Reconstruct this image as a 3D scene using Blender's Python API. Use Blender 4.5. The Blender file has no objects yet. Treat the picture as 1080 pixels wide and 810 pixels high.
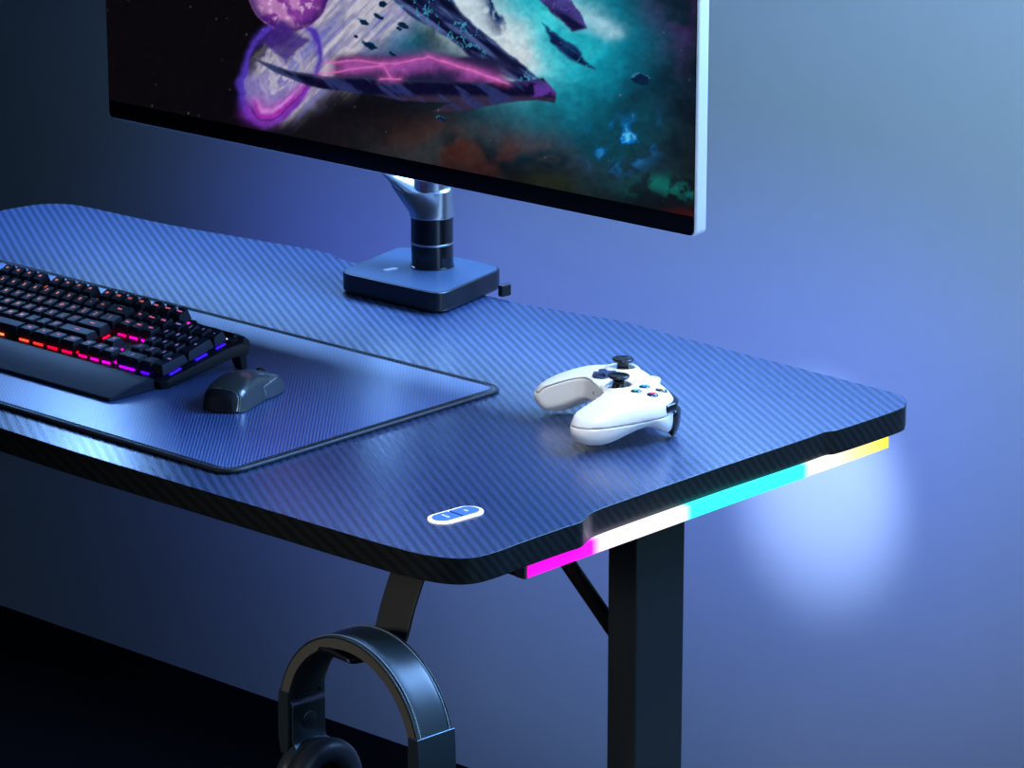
import bpy, bmesh, math, random
import numpy as np
from mathutils import Vector, Matrix
random.seed(4)
SC = bpy.context.scene
COL = SC.collection
rad = math.radians

# ------------------------------------------------------------ camera, light, exposure
PITCH, AZ = rad(15.95), rad(43.8)
_a = math.pi - AZ
HZ = Vector((math.cos(_a), math.sin(_a), 0))
FWD = HZ * math.cos(PITCH) - Vector((0, 0, 1)) * math.sin(PITCH)
DESK_Z = 0.72
EYE = Vector((0, 0, DESK_Z)) - FWD * 3.2
cam = bpy.data.cameras.new('camera'); cam.sensor_width = 36; cam.lens = 3850 / 1080 * 36
cam.clip_end = 60
camo = bpy.data.objects.new('camera', cam); COL.objects.link(camo)
camo.location = EYE; camo.rotation_euler = FWD.to_track_quat('-Z', 'Y').to_euler()
SC.camera = camo
SC.view_settings.view_transform = 'Standard'; SC.view_settings.look = 'None'
SC.view_settings.exposure = 0; SC.view_settings.gamma = 1; SC.view_settings.use_curve_mapping = False

W = bpy.data.worlds.new('world'); SC.world = W; W.use_nodes = True
bg = W.node_tree.nodes['Background']; bg.inputs[0].default_value = (.10, .20, .42, 1); bg.inputs[1].default_value = .07

def area(name, loc, target, sx, sy, power, colour, spread=180):
    l = bpy.data.lights.new(name, 'AREA'); l.shape = 'RECTANGLE'; l.size = sx; l.size_y = sy
    l.energy = power; l.color = colour; l.spread = rad(spread)
    o = bpy.data.objects.new(name, l); COL.objects.link(o); o.location = loc
    d = Vector(target) - Vector(loc); o.rotation_euler = d.to_track_quat('-Z', 'Y').to_euler()
    return o
def spot(name, loc, target, power, colour, angle, blend=1, radius=.1):
    l = bpy.data.lights.new(name, 'SPOT'); l.energy = power; l.color = colour; l.spot_size = rad(angle)
    l.spot_blend = blend; l.shadow_soft_size = radius
    o = bpy.data.objects.new(name, l); COL.objects.link(o); o.location = loc
    d = Vector(target) - Vector(loc); o.rotation_euler = d.to_track_quat('-Z', 'Y').to_euler()
    return o
# blue soft box hung high over the back of the desk: gives the table top its blue sheen
area('softbox_back', (-.14, .514, 1.54), (-.0737, -.486, 1.54), 2.2, .8, 165, (.22, .47, 1.0))
# neutral soft key from the right of the camera
area('softbox_key', (.75, -.70, 2.4), (.16, -.03, .75), .25, .25, .40, (.97, .98, 1.0), 16)
# faint frontal fill that picks out the rim of the headphones
area('softbox_front', (-.5, -2.6, 1.3), (.26, -.42, .60), .5, .5, .28, (1.0, .96, .90), 22)
# teal side light
area('softbox_side', (2.1, -.25, 1.2), (.2, -.25, .6), .7, 1.3, 1.6, (.45, .75, 1.0), 44)
# wall washers
spot('wall_spot', (1.0, -.25, 1.8), (-.08, .62, .80), 172, (.36, .57, .76), 47, 1, .15)
# blue strips under the rear edge of the desk
area('rear_strip_glow', (-.40, .235, .69), (-.40, .60, .42), 1.15, .02, 1.45, (.10, .15, 1.0), 120)
spot('under_desk_glow', (-.12, .215, .66), (-.175, .61, .455), 16, (.46, .60, 1.0), 33, 1, .02)  # not a strip: spot added for the pale pool below the light bar
area('rear_strip_glow_right', (-.02, .235, .67), (-.16, .62, .50),   .25, .03, .15, (.16, .22, 1.0), 90)

# ------------------------------------------------------------ helpers
def link(o, parent=None):
    COL.objects.link(o)
    if parent: o.parent = parent
    return o
def tag(o, label=None, cat=None, group=None, kind=None):
    if label: o['label'] = label
    if cat: o['category'] = cat
    if group: o['group'] = group
    if kind: o['kind'] = kind
    return o
def thing(name, loc=(0, 0, 0), rotz=0, label=None, cat=None):
    o = bpy.data.objects.new(name, None); o.empty_display_size = .02
    COL.objects.link(o); o.location = loc; o.rotation_euler = (0, 0, rotz)
    return tag(o, label, cat)
def mk(name, verts, faces, mat, parent=None, smooth=False, bevel=0, seg=2, angle=35, loc=None):
    me = bpy.data.meshes.new(name); me.from_pydata([tuple(v) for v in verts], [], [tuple(int(i) for i in f) for f in faces]); me.update()
    bm = bmesh.new(); bm.from_mesh(me); bmesh.ops.recalc_face_normals(bm, faces=bm.faces); bm.to_mesh(me); bm.free()
    if mat: me.materials.append(mat)
    o = bpy.data.objects.new(name, me); link(o, parent)
    if loc: o.location = loc
    if smooth or bevel:
        me.polygons.foreach_set('use_smooth', [True] * len(me.polygons))
    if bevel:
        m = o.modifiers.new('bevel', 'BEVEL'); m.width = bevel; m.segments = seg; m.limit_method = 'ANGLE'; m.angle_limit = rad(angle)
        m.harden_normals = True
    return o
class G:
    """collects primitives into one mesh"""
    def __init__(s): s.v = []; s.f = []
    def add(s, v, f):
        n = len(s.v); s.v += [tuple(x) for x in v]; s.f += [tuple(int(i) + n for i in q) for q in f]; return s
    def box(s, c, d, M=None):
        v = [Vector((c[0] + sx * d[0] / 2, c[1] + sy * d[1] / 2, c[2] + sz * d[2] / 2)) for sz in (-1, 1) for sy in (-1, 1) for sx in (-1, 1)]
        if M: v = [M @ p for p in v]
        return s.add(v, [(0, 2, 3, 1), (4, 5, 7, 6), (0, 1, 5, 4), (2, 6, 7, 3), (0, 4, 6, 2), (1, 3, 7, 5)])
    def prism(s, poly, z0, z1, M=None):
        n = len(poly)
        v = [Vector((p[0], p[1], z0)) for p in poly] + [Vector((p[0], p[1], z1)) for p in poly]
        if M: v = [M @ p for p in v]
        return s.add(v, [tuple(range(n))[::-1], tuple(range(n, 2 * n))] + [(i, (i + 1) % n, n + (i + 1) % n, n + i) for i in range(n)])
    def loft(s, rings, close=True, caps=True):
        n = len(rings[0]); v = [p for r in rings for p in r]; f = []
        for k in range(len(rings) - 1):
            for i in range(n if close else n - 1):
                j = (i + 1) % n; f.append((k * n + i, k * n + j, (k + 1) * n + j, (k + 1) * n + i))
        if caps: f += [tuple(range(n))[::-1], tuple(range((len(rings) - 1) * n, len(rings) * n))]
        return s.add(v, f)
    def lathe(s, prof, n=48, M=None, caps=True):
        rings = []
        for r, z in prof:
            ring = [Vector((r * math.cos(2 * math.pi * i / n), r * math.sin(2 * math.pi * i / n), z)) for i in range(n)]
            if M: ring = [M @ p for p in ring]
            rings.append(ring)
        return s.loft(rings, True, caps)
    def tube(s, pts, r, n=12, caps=True):
        pts = [Vector(p) for p in pts]; rings = []; up = None
        for i, p in enumerate(pts):
            t = (pts[min(i + 1, len(pts) - 1)] - pts[max(i - 1, 0)]).normalized()
            if up is None:
                up = Vector((0, 0, 1)) if abs(t.z) < .9 else Vector((1, 0, 0))
            a = t.cross(up).normalized(); b = a.cross(t).normalized(); up = b
            rr = r[i] if isinstance(r, (list, tuple)) else r
            rings.append([p + (a * math.cos(2 * math.pi * k / n) + b * math.sin(2 * math.pi * k / n)) * rr for k in range(n)])
        return s.loft(rings, True, caps)
    def out(s, name, mat, parent=None, **k): return mk(name, s.v, s.f, mat, parent, **k)

def round_poly(pts, r, n=6):
    """rounds every corner of a closed polygon; r number or list"""
    out = []; N = len(pts)
    for i in range(N):
        p = Vector(pts[i][:2]); a = Vector(pts[i - 1][:2]); b = Vector(pts[(i + 1) % N][:2])
        rr = r[i] if isinstance(r, (list, tuple)) else r
        d1 = (a - p); d2 = (b - p); l = min(rr, d1.length * .48, d2.length * .48)
        if l < 1e-6: out.append((p.x, p.y)); continue
        s_, e_ = p + d1.normalized() * l, p + d2.normalized() * l
        for k in range(n + 1):
            t = k / n; q = s_ * (1 - t) ** 2 + p * 2 * t * (1 - t) + e_ * t * t; out.append((q.x, q.y))
    return out
def catmull(pts, n=8, closed=False):
    out = []; N = len(pts); P = [Vector(p) for p in pts]
    for i in range(N if closed else N - 1):
        p0 = P[(i - 1) % N] if closed or i > 0 else P[i]; p1 = P[i]; p2 = P[(i + 1) % N]
        p3 = P[(i + 2) % N] if closed or i + 2 < N else p2
        for k in range(n):
            t = k / n
            out.append(.5 * ((2 * p1) + (p2 - p0) * t + (2 * p0 - 5 * p1 + 4 * p2 - p3) * t * t + (3 * p1 - p0 - 3 * p2 + p3) * t ** 3))
    if not closed: out.append(P[-1])
    return out
def stadium(h, r, n=14):
    """pill outline along y"""
    return [(r * math.cos(math.pi * k / n), h + r * math.sin(math.pi * k / n)) for k in range(n + 1)] + \
           [(r * math.cos(math.pi + math.pi * k / n), -h + r * math.sin(math.pi + math.pi * k / n)) for k in range(n + 1)]

def surface_net(fn, lo, hi, h):
    """polygon skin of fn(x,y,z)=0 on a grid (vectorised surface nets)"""
    ax = [np.arange(lo[i], hi[i] + h, h) for i in range(3)]
    X, Y, Z = np.meshgrid(*ax, indexing='ij'); F = fn(X, Y, Z); S = F < 0
    n = [len(a) - 1 for a in ax]
    acc = np.zeros(n + [3]); cnt = np.zeros(n)
    corners = [(i, j, k) for i in (0, 1) for j in (0, 1) for k in (0, 1)]
    for a in corners:
        for d in range(3):
            if a[d]: continue
            b = list(a); b[d] = 1
            sl = lambda c: tuple(slice(c[i], c[i] + n[i]) for i in range(3))
            f0, f1 = F[sl(a)], F[sl(b)]; m = (f0 < 0) != (f1 < 0)
            t = np.where(m, f0 / np.where(m, f0 - f1, 1), 0)
            for e in range(3):
                acc[..., e] += np.where(m, a[e] + (t if e == d else 0), 0)
            cnt += m
    act = cnt > 0; idx = -np.ones(n, int); idx[act] = np.arange(act.sum())
    I = np.stack(np.nonzero(act), 1)
    V = (I + acc[act] / cnt[act][:, None]) * h + np.array(lo)
    faces = []
    for d in range(3):
        e, g = (d + 1) % 3, (d + 2) % 3
        sa = [slice(None)] * 3; sb = [slice(None)] * 3
        sa[d] = slice(0, -1); sb[d] = slice(1, None)
        m = S[tuple(sa)] != S[tuple(sb)]
        P = np.stack(np.nonzero(m), 1)
        ok = (P[:, e] > 0) & (P[:, g] > 0) & (P[:, e] < n[e]) & (P[:, g] < n[g]); P = P[ok]
        ins = S[tuple(P.T)]
        q = []
        for de, dg in ((-1, -1), (0, -1), (0, 0), (-1, 0)):
            c = P.copy(); c[:, e] += de; c[:, g] += dg; q.append(idx[tuple(c.T)])
        q = np.stack(q, 1); q[~ins] = q[~ins][:, ::-1]; faces.append(q)
    return V, np.concatenate(faces)
def net_obj(name, fn, lo, hi, h, mat, parent, smooth_iter=2, loc=None):
    V, Fc = surface_net(fn, lo, hi, h)
    me = bpy.data.meshes.new(name); me.from_pydata((V * .001).tolist(), [], Fc.tolist()); me.update()
    me.materials.append(mat); me.polygons.foreach_set('use_smooth', [True] * len(me.polygons))
    o = bpy.data.objects.new(name, me); link(o, parent)
    return o
def smax(a, b, k):
    h = np.clip(.5 - .5 * (b - a) / k, 0, 1); return b * (1 - h) + a * h + k * h * (1 - h)
def smin(a, b, k): return -smax(-a, -b, k)
def poly_sdf(px, py, pts):
    d = np.full(px.shape, 1e9); s = np.ones(px.shape); N = len(pts)
    for i in range(N):
        ax_, ay_ = pts[i]; bx_, by_ = pts[i - 1]
        ex, ey = bx_ - ax_, by_ - ay_; wx, wy = px - ax_, py - ay_
        t = np.clip((wx * ex + wy * ey) / (ex * ex + ey * ey + 1e-12), 0, 1)
        d = np.minimum(d, (wx - ex * t) ** 2 + (wy - ey * t) ** 2)
        c1 = py >= ay_; c2 = py < by_; c3 = ex * wy > ey * wx
        s = np.where((c1 & c2 & c3) | (~c1 & ~c2 & ~c3), -s, s)
    return s * np.sqrt(d)

# ------------------------------------------------------------ materials
def mat(name, col, rough=.5, metal=0, spec=.5, coat=0, coat_rough=.1, emit=None, estr=0, sheen=0, ior=1.5):
    m = bpy.data.materials.new(name); m.use_nodes = True; b = m.node_tree.nodes['Principled BSDF']
    b.inputs['Base Color'].default_value = (*col, 1); b.inputs['Roughness'].default_value = rough
    b.inputs['Metallic'].default_value = metal; b.inputs['Specular IOR Level'].default_value = spec
    b.inputs['Coat Weight'].default_value = coat; b.inputs['Coat Roughness'].default_value = coat_rough
    b.inputs['IOR'].default_value = ior; b.inputs['Sheen Weight'].default_value = sheen
    if emit: b.inputs['Emission Color'].default_value = (*emit, 1); b.inputs['Emission Strength'].default_value = estr
    return m
def nodes(m): return m.node_tree.nodes, m.node_tree.links, m.node_tree.nodes['Principled BSDF']
def grain(m, scale, amt, bump=0):
    """fine mottling of colour and an optional bump"""
    N, L, b = nodes(m); tc = N.new('ShaderNodeTexCoord'); no = N.new('ShaderNodeTexNoise'); no.inputs['Scale'].default_value = scale
    no.inputs['Detail'].default_value = 4; L.new(tc.outputs['Object'], no.inputs['Vector'])
    mx = N.new('ShaderNodeMixRGB'); c = b.inputs['Base Color'].default_value
    mx.inputs[1].default_value = (c[0] * (1 - amt), c[1] * (1 - amt), c[2] * (1 - amt), 1)
    mx.inputs[2].default_value = (min(1, c[0] * (1 + amt)), min(1, c[1] * (1 + amt)), min(1, c[2] * (1 + amt)), 1)
    L.new(no.outputs['Fac'], mx.inputs[0]); L.new(mx.outputs[0], b.inputs['Base Color'])
    if bump:
        bp = N.new('ShaderNodeBump'); bp.inputs['Strength'].default_value = bump; bp.inputs['Distance'].default_value = .0003
        L.new(no.outputs['Fac'], bp.inputs['Height']); L.new(bp.outputs[0], b.inputs['Normal'])
    return m
def stripes(name, direction, period, lo, hi, r_lo, r_hi, spec=.5, coat=0, side=False, fine=0, ior=1.5):
    """diagonal woven bands: base colour and roughness alternate across the bands"""
    m = mat(name, lo, r_lo, spec=spec, coat=coat, ior=ior); N, L, b = nodes(m)
    tc = N.new('ShaderNodeTexCoord'); dp = N.new('ShaderNodeVectorMath'); dp.operation = 'DOT_PRODUCT'
    d = Vector(direction).normalized(); dp.inputs[1].default_value = d * (2 * math.pi / period)
    L.new(tc.outputs['Object'], dp.inputs[0])
    v = dp.outputs['Value']
    if fine:
        # the tow edges step like a twill weave
        t = Vector((-d.y, d.x, d.z)); d2 = N.new('ShaderNodeVectorMath'); d2.operation = 'DOT_PRODUCT'; d2.inputs[1].default_value = t * (1 / (period * .5))
        L.new(tc.outputs['Object'], d2.inputs[0]); fr = N.new('ShaderNodeMath'); fr.operation = 'FRACT'; L.new(d2.outputs['Value'], fr.inputs[0])
        mu = N.new('ShaderNodeMath'); mu.operation = 'MULTIPLY_ADD'; mu.inputs[1].default_value = fine; L.new(fr.outputs[0], mu.inputs[0]); L.new(v, mu.inputs[2]); v = mu.outputs[0]
    sn = N.new('ShaderNodeMath'); sn.operation = 'SINE'; L.new(v, sn.inputs[0])
    mr = N.new('ShaderNodeMapRange'); mr.inputs['From Min'].default_value = -.6; mr.inputs['From Max'].default_value = .6; mr.interpolation_type = 'SMOOTHSTEP'
    L.new(sn.outputs[0], mr.inputs['Value'])
    mx = N.new('ShaderNodeMixRGB'); mx.inputs[1].default_value = (*lo, 1); mx.inputs[2].default_value = (*hi, 1)
    L.new(mr.outputs[0], mx.inputs[0]); L.new(mx.outputs[0], b.inputs['Base Color'])
    mr2 = N.new('ShaderNodeMapRange'); mr2.inputs['To Min'].default_value = r_lo; mr2.inputs['To Max'].default_value = r_hi
    L.new(mr.outputs[0], mr2.inputs['Value']); L.new(mr2.outputs[0], b.inputs['Roughness'])
    return m

M_wall = grain(mat('wall_paint', (.42, .47, .52), .85, spec=.15), 30, .03)
M_floor = grain(mat('black_floor', (.004, .004, .005), .9, spec=.05), 20, .2)
M_top = stripes('carbon_top', (.481, .877, 0), .0080, (.016, .032, .085), (.024, .048, .13), .25, .29, spec=.9, fine=.9, ior=1.75)
M_edge = stripes('carbon_edge', (.30, .877, .75), .0065, (.007, .010, .013), (.011, .016, .020), .33, .38, spec=.5)
M_black = grain(mat('black_metal', (.012, .013, .015), .38, spec=.5), 200, .1)
M_leg = grain(mat('leg_metal', (.022, .030, .038), .42, spec=.5), 300, .12)
M_blackgloss = mat('black_gloss', (.006, .006, .007), .16, spec=.5)
M_silver = grain(mat('satin_silver', (.62, .64, .68), .30, metal=1), 200, .04)
M_frame = grain(mat('monitor_aluminium', (.62, .62, .68), .34, metal=.35), 200, .03)
M_bezel = mat('monitor_glass', (.002, .002, .003), .12, spec=.25)
M_key = grain(mat('keycap_plastic', (.013, .021, .042), .48, spec=.22), 400, .15)
M_case = grain(mat('keyboard_case', (.008, .010, .015), .5, spec=.2), 300, .15)
M_rest = grain(mat('wrist_rest', (.009, .013, .030), .5, spec=.14), 300, .12)
M_pad = stripes('mouse_pad_fabric', (.692, .722, 0), .0028, (.022, .050, .17), (.080, .150, .40), .28, .38, spec=.9, ior=1.9)
M_padedge = grain(mat('pad_binding', (.010, .012, .018), .5, spec=.5), 500, .2)
M_thread = mat('thread', (.03, .035, .05), .8)
M_white = grain(mat('controller_white', (.66, .67, .68), .38, spec=.45), 600, .015)
M_whitein = mat('controller_white_button', (.72, .75, .82), .3, spec=.5)
M_mouse = grain(mat('mouse_shell', (.034, .044, .048), .34, spec=.5, coat=.8, coat_rough=.12), 900, .12)
M_mside = grain(mat('mouse_side', (.045, .055, .080), .5, spec=.5), 900, .12)
M_hp = grain(mat('headphone_leather', (.035, .050, .060), .36, spec=.6), 600, .12, .1)
M_hprim = grain(mat('headband_side', (.13, .125, .11), .55, spec=.4), 600, .12)
M_hpmetal = grain(mat('headphone_metal', (.13, .19, .24), .30, metal=.85), 500, .08)
M_cush = grain(mat('ear_cushion', (.030, .036, .055), .42, spec=.5), 500, .1)
M_glow = mat('white_glow', (.8, .8, .8), .5, emit=(1, .98, .93), estr=1.6)
M_btn = mat('switch_button', (.10, .20, .50), .35, spec=.5)

# ------------------------------------------------------------ room
WALL0, WSL = .626, .0663          # wall line y = WALL0 + WSL*x
def wall_y(x): return WALL0 + WSL * x
g = G(); g.add([(-4, wall_y(-4), 0), (4, wall_y(4), 0), (4, wall_y(4), 2.8), (-4, wall_y(-4), 2.8),
                (-4, wall_y(-4) + .1, 0), (4, wall_y(4) + .1, 0), (4, wall_y(4) + .1, 2.8), (-4, wall_y(-4) + .1, 2.8)],
               [(0, 1, 2, 3), (4, 7, 6, 5), (0, 4, 5, 1), (3, 2, 6, 7), (0, 3, 7, 4), (1, 5, 6, 2)])
tag(g.out('wall_back', M_wall), kind='structure')
g = G(); g.box((0, -1.5, -.05), (9, 6, .1)); tag(g.out('floor', M_floor), kind='structure')

# ------------------------------------------------------------ desk
front = [(-.80, -.405), (-.60, -.408), (-.40, -.4075), (-.1845, -.4034), (-.0541, -.3975), (.0915, -.3881), (.228, -.3793), (.2759, -.3745), (.3014, -.3681), (.3165, -.359), (.3235, -.3465), (.3245, -.327),
         (.3223, -.3041), (.3200, -.2750), (.3182, -.2464), (.3178, -.2314), (.3130, -.2203), (.3084, -.212), (.3051, -.199), (.3017, -.1596), (.2942, -.0474), (.2912, .02), (.2885, .0700), (.2872, .0898), (.2905, .0994), (.2900, .1334), (.2862, .1871), (.2793, .2012),
         (.2698, .2124), (.2525, .2200), (.2031, .2206), (.0908, .2202), (-.0272, .2206), (-.0653, .2226), (-.0908, .2205), (-.1411, .2096), (-.1835, .2009), (-.2221, .1967), (-.30, .1935), (-.4409, .1901), (-.4572, .1956), (-.482, .1975), (-.5298, .189), (-.6506, .1638), (-.7177, .1548), (-.7898, .1483), (-.8107, .1455), (-.8300, .138), (-.8430, .1240), (-.8488, .1057), (-.8510, .07),
         (-.8530, -.10), (-.8530, -.34), (-.848, -.375), (-.832, -.397)]
out2 = [(p.x, p.y) for p in catmull(front, 4, True)]
desk = thing('gaming_desk', (0, 0, 0), 0, 'dark gaming desk with a diagonally striped carbon-look top and black column leg', 'desk')
TH = .021
top = G().prism(out2, DESK_Z - TH, DESK_Z).out('tabletop', M_top, desk, bevel=.0004, seg=1, angle=50)
top.data.materials.append(M_edge)
for p in top.data.polygons:
    if abs(p.normal.z) < .5 or p.normal.z < 0: p.material_index = 1
BR0, BR1 = (0.2177, -.075, 0.5487), (0.0355, -.075, 0.7000)
LX0, LX1, LY0, LY1 = .216, .250, -.098, -.041
def leg_set(x0, x1, s):
    g = G(); g.box(((x0 + x1) / 2, (LY0 + LY1) / 2, (DESK_Z - TH - .004) / 2 + .02), (x1 - x0, LY1 - LY0, DESK_Z - TH - .048))
    g.out('leg', M_leg, desk, bevel=.0022, seg=3)
    g = G(); g.box(((x0 + x1) / 2, -.06, .0125), (.05, .56, .025)); g.out('foot', M_black, desk, bevel=.004, seg=3)
    g = G(); g.box(((x0 + x1) / 2, -.09, DESK_Z - TH - .008), (.05, .46, .0155)); g.out('top_bracket', M_black, desk, bevel=.002)
leg_set(LX0, LX1, 1); leg_set(-.84, -.806, -1)
G().tube([BR0, BR1], .0069, 20).out('brace', M_black, desk, smooth=True)
G().tube([(-.806 - (BR0[0] - LX0), BR0[1], BR0[2]), (-.806 - (BR1[0] - LX0), BR1[1], BR1[2])], .0062, 20).out('brace', M_black, desk, smooth=True)
# light bar along the right edge: an aluminium channel with a glowing diffuser
P0, P1 = Vector((.3168, -.2885, 0)), Vector((.2838, .1745, 0)); dr = (P1 - P0).normalized(); nr = Vector((dr.y, -dr.x, 0))
def bar_poly(a, b, d0, d1): return [tuple((P0 + dr * a + nr * d0)[:2]), tuple((P0 + dr * b + nr * d0)[:2]), tuple((P0 + dr * b + nr * d1)[:2]), tuple((P0 + dr * a + nr * d1)[:2])]
LEN = (P1 - P0).length
ZT, ZB = DESK_Z - TH - .0002, DESK_Z - TH - .0118
ch = G().prism(bar_poly(-.0015, LEN, -.026, -.0088), ZB, ZT).out('light_bar', M_black, desk, bevel=.0008)
M_led = mat('led_bar_diffuser', (.02, .02, .02), .4, spec=.2)
N, L, b = nodes(M_led)
tc = N.new('ShaderNodeTexCoord'); dp = N.new('ShaderNodeVectorMath'); dp.operation = 'DOT_PRODUCT'; dp.inputs[1].default_value = dr / LEN
sub = N.new('ShaderNodeVectorMath'); sub.operation = 'SUBTRACT'; sub.inputs[1].default_value = P0
L.new(tc.outputs['Object'], sub.inputs[0]); L.new(sub.outputs[0], dp.inputs[0])
rp = N.new('ShaderNodeValToRGB'); L.new(dp.outputs['Value'], rp.inputs[0]); cr = rp.color_ramp
stops = [(0, (1, 0, .35)), (.012, (1, 0, .9)), (.165, (1, 0, .9)), (.19, (1, .75, 1)), (.30, (1, .95, 1)), (.41, (.80, 1, 1)), (.428, (.03, 1, .93)), (.745, (.03, 1, .93)), (.765, (.85, 1, .9)), (.83, (1, 1, .75)), (.90, (1, 1, .35)), (1, (1, .95, .03))]
cr.elements[0].position = 0; cr.elements[0].color = (*stops[0][1], 1); cr.elements[1].position = 1; cr.elements[1].color = (*stops[-1][1], 1)
for p_, c_ in stops[1:-1]:
    e = cr.elements.new(p_); e.color = (*c_, 1)
L.new(rp.outputs[0], b.inputs['Emission Color']); b.inputs['Emission Strength'].default_value = 1.5
G().prism(bar_poly(.0005, LEN, -.0087, 0), ZB + .0002, ZT - .0001).out('light_diffuser', M_led, ch)
G().prism(bar_poly(-.0022, .0006, -.0095, .0002), ZB, ZT).out('end_cap', M_silver, ch)
# slim blue strips under the rear edge
M_bluestrip = mat('blue_strip', (.1, .1, .3), .4, emit=(.10, .14, 1), estr=3)
for x0, x1, y in ((-.74, -.50, .146), (-.42, -.24, .180), (-.02, .24, .208)):
    G().box(((x0 + x1) / 2, y, DESK_Z - TH - .005), (x1 - x0, .006, .008)).out('rear_light_strip', M_bluestrip, desk)
# control switch
sw = Matrix.Translation((.2385, -.2895, DESK_Z)) @ Matrix.Rotation(rad(-1), 4, 'Z')
ring = G().prism(stadium(.0135, .0118), -.001, .0011, sw).out('switch_panel', M_glow, desk, bevel=.0004)
def half(sgn):
    n = 12; r = .0088; h = .0135; off = .0009
    pts = [(r, off)] + [(r * math.cos(math.pi * k / n), h + r * math.sin(math.pi * k / n)) for k in range(n + 1)] + [(-r, off)]
    return [(x, y * sgn) for x, y in pts]
G().prism(stadium(.0128, .0082), .0010, .00125, sw).out('button_recess', M_black, ring)
bs = [G().prism(half(s), .0011, .0019, sw).out('switch_button', M_btn, ring, bevel=.0003) for s in (1, -1)]
def text_mesh(name, body, size, m, parent, matrix, extrude=.0001, bold=0):
    cu = bpy.data.curves.new('t', 'FONT'); cu.body = body; cu.size = size; cu.align_x = 'CENTER'; cu.align_y = 'CENTER'; cu.extrude = extrude; cu.offset = bold
    cu.resolution_u = 2
    to = bpy.data.objects.new('t', cu); COL.objects.link(to); bpy.context.view_layer.update()
    me = bpy.data.meshes.new_from_object(to.evaluated_get(bpy.context.evaluated_depsgraph_get())); bpy.data.objects.remove(to)
    me.transform(matrix); me.materials.clear(); me.materials.append(m); me.name = name
    o = bpy.data.objects.new(name, me); link(o, parent); return o
M_txt = mat('switch_text', (.7, .75, .85), .5, emit=(.8, .9, 1), estr=.5)
for s, tx in ((-1, 'MODE'), (1, 'ON')):
    text_mesh('lettering', tx, .0030, M_txt, bs[0] if s > 0 else bs[1], sw @ Matrix.Translation((0, .0105 * s, .00195)) @ Matrix.Rotation(rad(0), 4, 'Z'), bold=.0001)
# headphone hook: a flat steel strip, bent forward and up at the tip
hx0, hx1 = .2385, .2745
prof = catmull([(-.335, .6985), (-.350, .6985), (-.3560, .692), (-.3670, .668), (-.3745, .6480), (-.384, .6425), (-.400, .6418), (-.420, .6422), (-.4310, .6445), (-.4365, .6505)], 5)
ringsA = []
def strip(prof, x0, x1, t):
    n = len(prof); v = []
    for i, p in enumerate(prof):
        a = prof[max(i - 1, 0)]; c = prof[min(i + 1, n - 1)]; d = Vector((c[0] - a[0], c[1] - a[1])).normalized(); nn = Vector((-d.y, d.x)) * t / 2
        # rounded tip
        k = max(0, (i - (n - 6)) / 5); w = (1 - .55 * k * k)
        xm, hw = (x0 + x1) / 2, (x1 - x0) / 2 * w
        v.append([(xm - hw, p[0] + nn.x, p[1] + nn.y), (xm + hw, p[0] + nn.x, p[1] + nn.y), (xm + hw, p[0] - nn.x, p[1] - nn.y), (xm - hw, p[0] - nn.x, p[1] - nn.y)])
    return v
G().loft([[Vector(q) for q in r] for r in strip([tuple(p) for p in prof], hx0, hx1, .0025)]).out('headphone_hook', M_black, desk, bevel=.0005)

# ------------------------------------------------------------ monitor arm
armt = thing('monitor_stand', (-.3009, .182, DESK_Z), 0, 'black post and silver arm on a square black base carrying the monitor', 'monitor stand')
def loc(p): return (p[0] + .3009, p[1] - .182)
bp = [loc(p) for p in ((-.3475, .1000), (-.2135, .1120), (-.2470, .2285), (-.3840, .2185))]
bb = G(); o1 = round_poly(bp, .020, 8)
c = Vector((sum(p[0] for p in bp) / 4, sum(p[1] for p in bp) / 4))
o0 = [tuple(c + (Vector(p) - c) * .975) for p in o1]
G().loft([[Vector((*p, z)) for p in o] for o, z in ((o0, .0006), (o1, .0030), (o1, .0205))]).out('base', grain(mat('arm_base', (.005, .006, .009), .34, spec=.5), 300, .1), armt, bevel=.0014, seg=3, angle=25)
G().prism(round_poly([tuple(c + (Vector(p) - c) * .965) for p in bp], .018, 8), .0205, .0208).out('top_sheen', grain(mat('arm_top_sheen', (.055, .090, .160), .26, spec=.8), 300, .05), armt)  # thin sheet on the black base, blue sheen of its top put into the colour
G().prism([(x, y) for x, y in stadium(.0052, .0032)], 0, .0005, Matrix.Translation((-.0165, -.0395, .0208)) @ Matrix.Rotation(rad(-12), 4, 'Z')).out('indicator_button', M_silver, armt)
R_ = .0204
G().lathe([(R_ + .0008, .0208), (R_ + .0008, .0218), (R_, .0222), (R_, .0435)], 64).out('post', M_blackgloss, armt, smooth=False, bevel=.0001)
G().lathe([(R_ + .0002, .0435), (R_ + .0002, .0453)], 64).out('trim_ring', M_silver, armt, bevel=.0003)
G().lathe([(R_, .0453), (R_, .071)], 64).out('post_sleeve', M_blackgloss, armt, bevel=.0002)
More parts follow.
